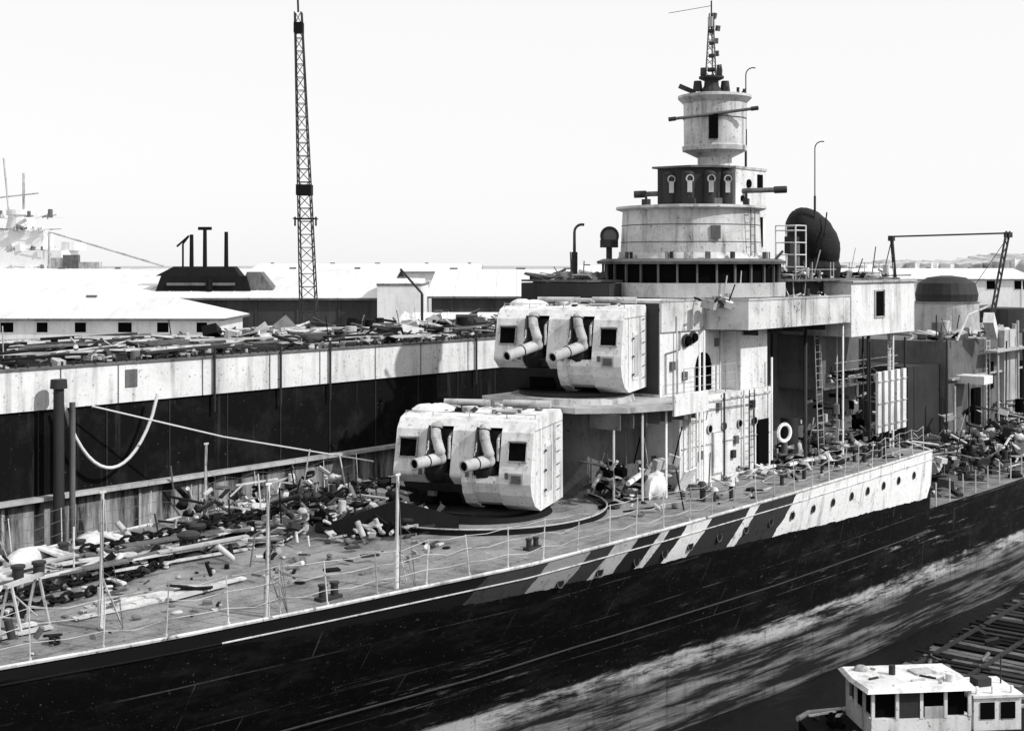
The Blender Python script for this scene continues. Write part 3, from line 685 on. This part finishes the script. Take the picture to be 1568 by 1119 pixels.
# ---------------------------------------------------------------- workboat
bx0,by0=LD(12.3,40.0)
boat=empty('work_boat',(bx0,by0,WL),R(-44))
b=B()
st=[(-3.4,.7),(-2.9,1.2),(0,1.6),(3,1.45),(4.6,.8),(5.4,.05)]
vs=[]
for x,w in st:
    vs+=[(x,-w*.75,-.3),(x,-w,1.05),(x,w,1.05),(x,w*.75,-.3)]
fs=[]
for i in range(len(st)-1):
    o=i*4
    fs+= [(o,o+4,o+5,o+1),(o+1,o+5,o+6,o+2),(o+2,o+6,o+7,o+3)]
fs.append((0,1,2,3)); b.add(vs,fs,0)
for (x0,w0),(x1,w1) in zip(st[:-1],st[1:]):
    for s_ in (-1,1): b.cyl((x0,s_*w0,1.08),(x1,s_*w1,1.08),.09,n=8,m=1)
for i in range(11): b.torus((-2.6+i*.6,-1.62,.95),.16,.06,(0,1,0),m=1,n=12)
b.done('boat_hull',[BLACK,LGREY],boat)
b=B()
b.bx(-1.75,1.35,-1.05,1.05,1.05,1.6,0)
b.bx(-1.6,1.2,-.9,.9,1.6,2.4,2)
for x in (-1.7,-.95,-.2,.55,1.3):
    for y in (-1.03,1.03): b.box(x,y,2.0,.1,.07,.85,m=0)
for y in (-.35,.35): 
    for x in (-1.7,1.3): b.box(x,y,2.0,.08,.1,.85,m=0)
b.bx(-.9,-.25,-1.04,-.98,1.6,2.4,1); b.box(.2,-1.04,1.75,.6,.03,.35,(0,0,0),3)
b.prism([(-1.95,-1.25),(1.5,-1.25),(1.6,0),(1.5,1.25),(-1.95,1.25),(-2.05,0)],2.42,2.52,0,[(-1.85,-1.1),(1.4,-1.1),(1.5,0),(1.4,1.1),(-1.85,1.1),(-1.95,0)])
b.cyl((-.6,.2,2.5),(-.6,.2,2.8),.1,n=12,m=1); b.box(.4,.3,2.55,.7,.5,.06,(0,0,.2),3); b.cyl((.9,-.6,2.52),(.9,-.6,2.75),.14,n=12,m=0); b.ball((-1.4,.7,2.55),.22,.18,.14,3)
for i in range(9): b.box(r.uniform(-1.6,1.2),r.uniform(-.9,.9),2.55,r.uniform(.1,.7),.06,.05,(0,0,r.uniform(0,3)),r.choice([0,1,3]))
b.bx(1.55,3.05,-.8,.8,1.05,2.05,0); b.bx(1.5,3.1,-.88,.88,2.05,2.13,0)
b.bx(1.75,2.2,-.83,-.79,1.4,1.9,2); b.bx(2.4,2.85,-.83,-.79,1.4,1.9,2); b.bx(1.52,1.56,-.5,.5,1.4,1.9,2)
for x in (1.7,2.2,2.8): b.cyl((x,-.7,2.13),(x,-.7,2.35),.05,n=8,m=0)
b.box(2.2,.1,2.25,.5,.4,.25,(0,0,.2),1); b.cyl((2.9,.2,2.1),(2.9,.2,3.0),.025,n=6,m=1)
for x in (3.4,3.9,4.4): b.cyl((x,-.9,1.05),(x,-.9,1.7),.03,n=6,m=0)
b.cyl((3.4,-.9,1.7),(4.4,-.9,1.7),.02,n=6,m=0)
clutter(b,lambda q:(q.uniform(-2.8,-2),q.uniform(-.8,.8),1.08),8,r,3,.1,.3,1,.0)
b.done('boat_cabin',[WHITE,DGREY,VOID,LGREY],boat,.012)
# ---------------------------------------------------------------- background buildings (lateral/depth layout)
ROOF=paint('sheet_roofing',.68,.35,.4,.15,.35,mp=(1.2,.08,.3),bs=.08,ss=.8,bump=0,rough=.8)
WALLW=paint('limewash_wall',.66,.3,.4,.2,.3,bs=.2,ss=1.5,bump=0)
WALLD=paint('tarred_wall',.025,.07,.4,.3,.5,mp=(.8,.8,.1),bs=.15,ss=1.5,bump=0)
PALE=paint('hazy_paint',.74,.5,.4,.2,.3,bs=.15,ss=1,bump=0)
BR=math.atan2(-C,S)
def house(name,lat0,lat1,d0,d1,eave,ridge,wallm,roofm,hip=0,wins=0,base=-4,win=(1.1,1.6),oh=.8,zw=None,det=True):
    lx,ly=LD((lat0+lat1)/2,(d0+d1)/2); e=empty(name,(lx,ly,0),BR)
    w=(lat1-lat0)/2;h=(d1-d0)/2
    b=B(); b.bx(-w,w,-h,h,base,eave,0)
    if not hip:
        for s_ in (-1,1): b.add([(s_*w,-h,eave),(s_*w,h,eave),(s_*w,0,ridge-.15)],[(0,1,2)],0)
    x=-w+3
    while x<w and det:
        b.bx(x,x+.3,-h-.15,-h,base,eave-.05,0); x+=6
    b.done('walls',[wallm],e)
    b=B(); W=w+oh;H=h+oh;k=hip
    vs=[(-W,-H,eave-.1),(W,-H,eave-.1),(W,H,eave-.1),(-W,H,eave-.1),(-W+k,0,ridge),(W-k,0,ridge)]
    b.add(vs,[(0,1,5,4),(2,3,4,5)]+([(1,2,5),(3,0,4)] if k else []))
    vs2=[(x,y,z-.3) for x,y,z in vs]
    b.add(vs2,[(4,5,1,0),(5,4,3,2)]+([(5,2,1),(4,0,3)] if k else []),0)
    b.add(vs[:4]+vs2[:4],[(4,5,1,0),(5,6,2,1),(6,7,3,2),(7,4,0,3)],1)
    rv=random.Random(int(w*10))
    x=-W+k+3
    while x<W-k-2:
        b.box(x,-.0,ridge+.1,rv.uniform(.5,1.6),.6,.3,m=1); x+=rv.uniform(7,15)
    x=-W+k+1
    while x<W-k-1:
        a=Vector((x,-H,eave-.1));c=Vector((x,0,ridge)); b.cyl(a+Vector((0,0,.03)),c+Vector((0,0,.03)),.05,n=4,m=0,cap=False); x+=3.2
    b.done('roof',[roofm,MGREY],e)
    if wins:
        b=B(); zc=zw if zw is not None else eave-1.5
        for i in range(wins):
            x=-w+(i+.5)*2*w/wins+rv.uniform(-.5,.5); window(b,(x,-h-.02,zc),win[0]*rv.uniform(.7,1.2),win[1],t=.12)
        b.done('windows',[wallm,VOID],e)
    return e
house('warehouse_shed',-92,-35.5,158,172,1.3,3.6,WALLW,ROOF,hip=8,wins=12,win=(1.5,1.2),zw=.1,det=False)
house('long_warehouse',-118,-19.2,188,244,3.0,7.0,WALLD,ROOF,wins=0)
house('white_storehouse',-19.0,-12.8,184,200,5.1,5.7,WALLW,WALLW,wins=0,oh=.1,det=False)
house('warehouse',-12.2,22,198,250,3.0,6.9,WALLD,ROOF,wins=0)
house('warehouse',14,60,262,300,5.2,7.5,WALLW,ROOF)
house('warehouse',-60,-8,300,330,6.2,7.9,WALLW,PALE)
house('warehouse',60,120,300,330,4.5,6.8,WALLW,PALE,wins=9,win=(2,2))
house('goods_shed',-11,2,150,162,.6,2.0,WALLW,ROOF,wins=4,win=(1.2,1.6),zw=-.5)
lx,ly=LD(-45.5,196); e=empty('boiler_house',(lx,ly,0),BR)
b=B(); b.prism([(-7.5,-3),(7,-3),(7,3),(-7.5,3)],3,6.0,0,[(-6.5,-2.6),(6,-2.6),(6,2.6),(-6.5,2.6)]); b.prism([(-7.5,-2),(5,-2),(5,2),(-7.5,2)],6.0,7.4,0,[(-5,-1.2),(4,-1.2),(4,1.2),(-5,1.2)])
b.prism([(5,-2),(10,-2),(10,2),(5,2)],4,6.6,1,[(6,-1.5),(8,-1.5),(8,1.5),(6,1.5)])
b.bx(-5.5,4.5,-3.2,-2.6,4.6,5.0,1)
b.done('monitor_roof',[BLACK,MGREY],e)
b=B()
for x,h in ((-2.6,12.2),(-.6,13.2),(2.6,12.6)): b.cyl((x,0,6),(x,0,h),.34,.28,12,0)
b.cyl((-1.6,0,13.1),(.4,0,13.1),.25,n=10); b.path([(-3.9,0,7),(-3.9,0,10.8),(-3,0,12),(-4.8,0,10.4)],.15,8,0)
b.box(.8,-3.2,4.5,1.0,.3,2.4); b.cyl((.8,-3.3,1.5),(.8,-3.3,5.6),.2,n=8)
b.done('smoke_stacks',[BLACK],e)
lx,ly=LD(-15.6,100); e=empty('lattice_crane_mast',(lx,ly,0),BR)
b=B()
def wid(z): return .72-.47*(z+4)/31.5
lean=lambda z:-(z-5)*.035
z=-4.
while z<27:
    w=wid(z);w2=wid(z+1);a=lean(z);c=lean(z+1)
    for i,j in ((-1,-1),(1,-1),(1,1),(-1,1)):
        b.cyl((i*w+a,j*w,z),(i*w2+c,j*w2,z+1),.055,n=5,m=0)
    q=[(-1,-1),(1,-1),(1,1),(-1,1),(-1,-1)]
    for (i,j),(k,l) in zip(q[:-1],q[1:]):
        b.cyl((i*w+a,j*w,z),(k*w2+c,l*w2,z+1),.035,n=4,m=0); b.cyl((i*w+a,j*w,z),(k*w+a,l*w,z),.035,n=4,m=0)
    z+=1
for zz,s_ in ((25.8,.7),(13.4,1.15)): b.box(lean(zz),0,zz,s_,s_,.8,m=1)
b.box(lean(11.2),0,11.2,1.7,1.7,.08,m=1)
for s_ in (-.8,.8): b.box(lean(11.2)+s_,0,11.0,.12,.12,.7,m=1)
b.cyl((lean(27),0,27),(lean(28.5),0,28.5),.08,n=6,m=0)
b.done('lattice',[DGREY,BLACK],e)
b=B(); p0=LD(-6.2,90); p1=LD(-7.7,90)
b.cyl((p0[0],p0[1],5.7),(p1[0],p1[1],7.4),.09,n=6); b.cyl((p0[0],p0[1],5.7),(p0[0],p0[1],-4),.1,n=6); b.done('derrick_post',[DGREY],None)
lx,ly=LD(-100,262); e=empty('distant_warship',(lx,ly,0),BR)
b=B(); b.prism([(-40,-6),(14,-6),(22,0),(14,6),(-40,6)],-6,6.6,0)
b.prism([(-20,-4),(11,-4),(13,0),(11,4),(-20,4)],6.6,10.5,0); b.prism([(-16,-3),(7,-3),(7,3),(-16,3)],10.5,14.5,0)
b.lathe(1.5,0,[(3,14.5),(2.4,17.5),(2.8,17.6),(2.8,18.6)],20,0)
b.cyl((2,0,18.5),(2,0,26),.25,n=8,m=1); b.cyl((-1,0,18.5),(-2,0,29),.2,n=8,m=1); b.cyl((-4,0,21),(5,0,22),.16,n=6,m=1)
b.lathe(12,0,[(2.4,10.5),(2.4,12.2)],16,0); b.bx(9.5,13.5,-6.05,-6,7.2,9.0,1)
b.bx(12,15,-6.3,-5,6.6,9.6,2); b.bx(15,19,-6,-4,6.6,8.2,1)
clutter(b,lambda q:(q.uniform(-5,9),q.uniform(-5,-2),q.choice([10.5,14.5,17,7])),130,r,3,.6,1.8,1.3,.15)
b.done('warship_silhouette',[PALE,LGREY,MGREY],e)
b=B(); p=[LD(-78,220),LD(-57,214)]
b.cyl((p[0][0],p[0][1],13.2),(p[1][0],p[1][1],7.4),.18,n=6); b.cyl((p[0][0],p[0][1],13.2),(p[0][0],p[0][1],-4),.25,n=6); b.done('crane_boom',[LGREY],None)
e=empty('portal_crane')
b=B()
a=LD(21.8,75);c=LD(28.5,75);a2=LD(22.3,75);c2=LD(26.6,73);a3=LD(21.3,75)
b.cyl((a[0],a[1],9.3),(c[0],c[1],9.5),.05,n=6); b.cyl((a[0],a[1],9.3),(a2[0],a2[1],3.5),.11,n=8)
for s_ in (-.28,.28):
    b.cyl((c[0]+s_,c[1],9.6),(c2[0]+s_,c2[1],3.5),.06,n=6)
for i in range(14):
    t=i/14;u=(i+1)/14; P=Vector((c[0],c[1],9.6));Q=Vector((c2[0],c2[1],3.5))
    b.cyl(P.lerp(Q,t)+Vector((-.28 if i%2 else .28,0,0)),P.lerp(Q,u)+Vector((.28 if i%2 else -.28,0,0)),.035,n=5)
b.box(c[0],c[1],9.4,.6,.3,.3); b.box(a[0],a[1],9.2,.3,.3,.3)
b.path([(c[0],c[1],9.3),(c2[0]-1.2,c2[1]+1.2,5.2)],.02,5); b.cyl((a[0],a[1],9.1),(a3[0],a3[1],7.0),.03,n=5)
b.done('frame',[DGREY],e)
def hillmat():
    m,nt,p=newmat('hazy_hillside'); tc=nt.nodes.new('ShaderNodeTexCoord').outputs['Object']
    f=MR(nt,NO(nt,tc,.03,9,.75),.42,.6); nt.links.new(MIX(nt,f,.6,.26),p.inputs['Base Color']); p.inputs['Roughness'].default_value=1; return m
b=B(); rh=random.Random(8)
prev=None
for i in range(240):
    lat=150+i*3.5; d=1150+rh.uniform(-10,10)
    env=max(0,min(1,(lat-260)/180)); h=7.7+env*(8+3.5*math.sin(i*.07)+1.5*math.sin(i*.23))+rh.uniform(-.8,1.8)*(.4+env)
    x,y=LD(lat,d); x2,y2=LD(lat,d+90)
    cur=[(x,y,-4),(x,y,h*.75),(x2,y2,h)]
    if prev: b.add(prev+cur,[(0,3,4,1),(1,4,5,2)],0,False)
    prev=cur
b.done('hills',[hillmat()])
# ---------------------------------------------------------------- light, sky, camera
scn=bpy.context.scene
w=bpy.data.worlds.new('World'); scn.world=w; w.use_nodes=True; nt=w.node_tree
bg=nt.nodes['Background']; sky=nt.nodes.new('ShaderNodeTexSky'); sky.sky_type='NISHITA'; sky.sun_disc=False
sd=Vector((.30,-1.,.85)).normalized()
el=math.asin(sd.z); sky.sun_elevation=el; sky.sun_rotation=math.atan2(sd.x,sd.y); sky.dust_density=1.5; sky.air_density=1.
bw=nt.nodes.new('ShaderNodeRGBToBW'); nt.links.new(sky.outputs[0],bw.inputs[0])
haze=MA(nt,'ADD',MA(nt,'MULTIPLY',bw.outputs[0],.18),6.2)
nt.links.new(haze,bg.inputs[0]); bg.inputs[1].default_value=.14
L=bpy.data.lights.new('sun','SUN'); L.energy=3.9; L.angle=R(.6); L.color=(1,.998,.992)
lo=bpy.data.objects.new('sun',L); scn.collection.objects.link(lo); lo.rotation_euler=(-sd).to_track_quat('-Z','Y').to_euler()
cam=bpy.data.cameras.new('camera'); cam.lens=45.9; cam.sensor_width=36; cam.shift_y=-.0985; cam.clip_end=12000; cam.clip_start=.5
co=bpy.data.objects.new('camera',cam); scn.collection.objects.link(co); co.location=(0,0,EYE)
co.rotation_euler=Vector((C,S,0)).to_track_quat('-Z','Y').to_euler()
scn.camera=co
scn.view_settings.view_transform='Standard'; scn.view_settings.look='None'; scn.view_settings.exposure=0
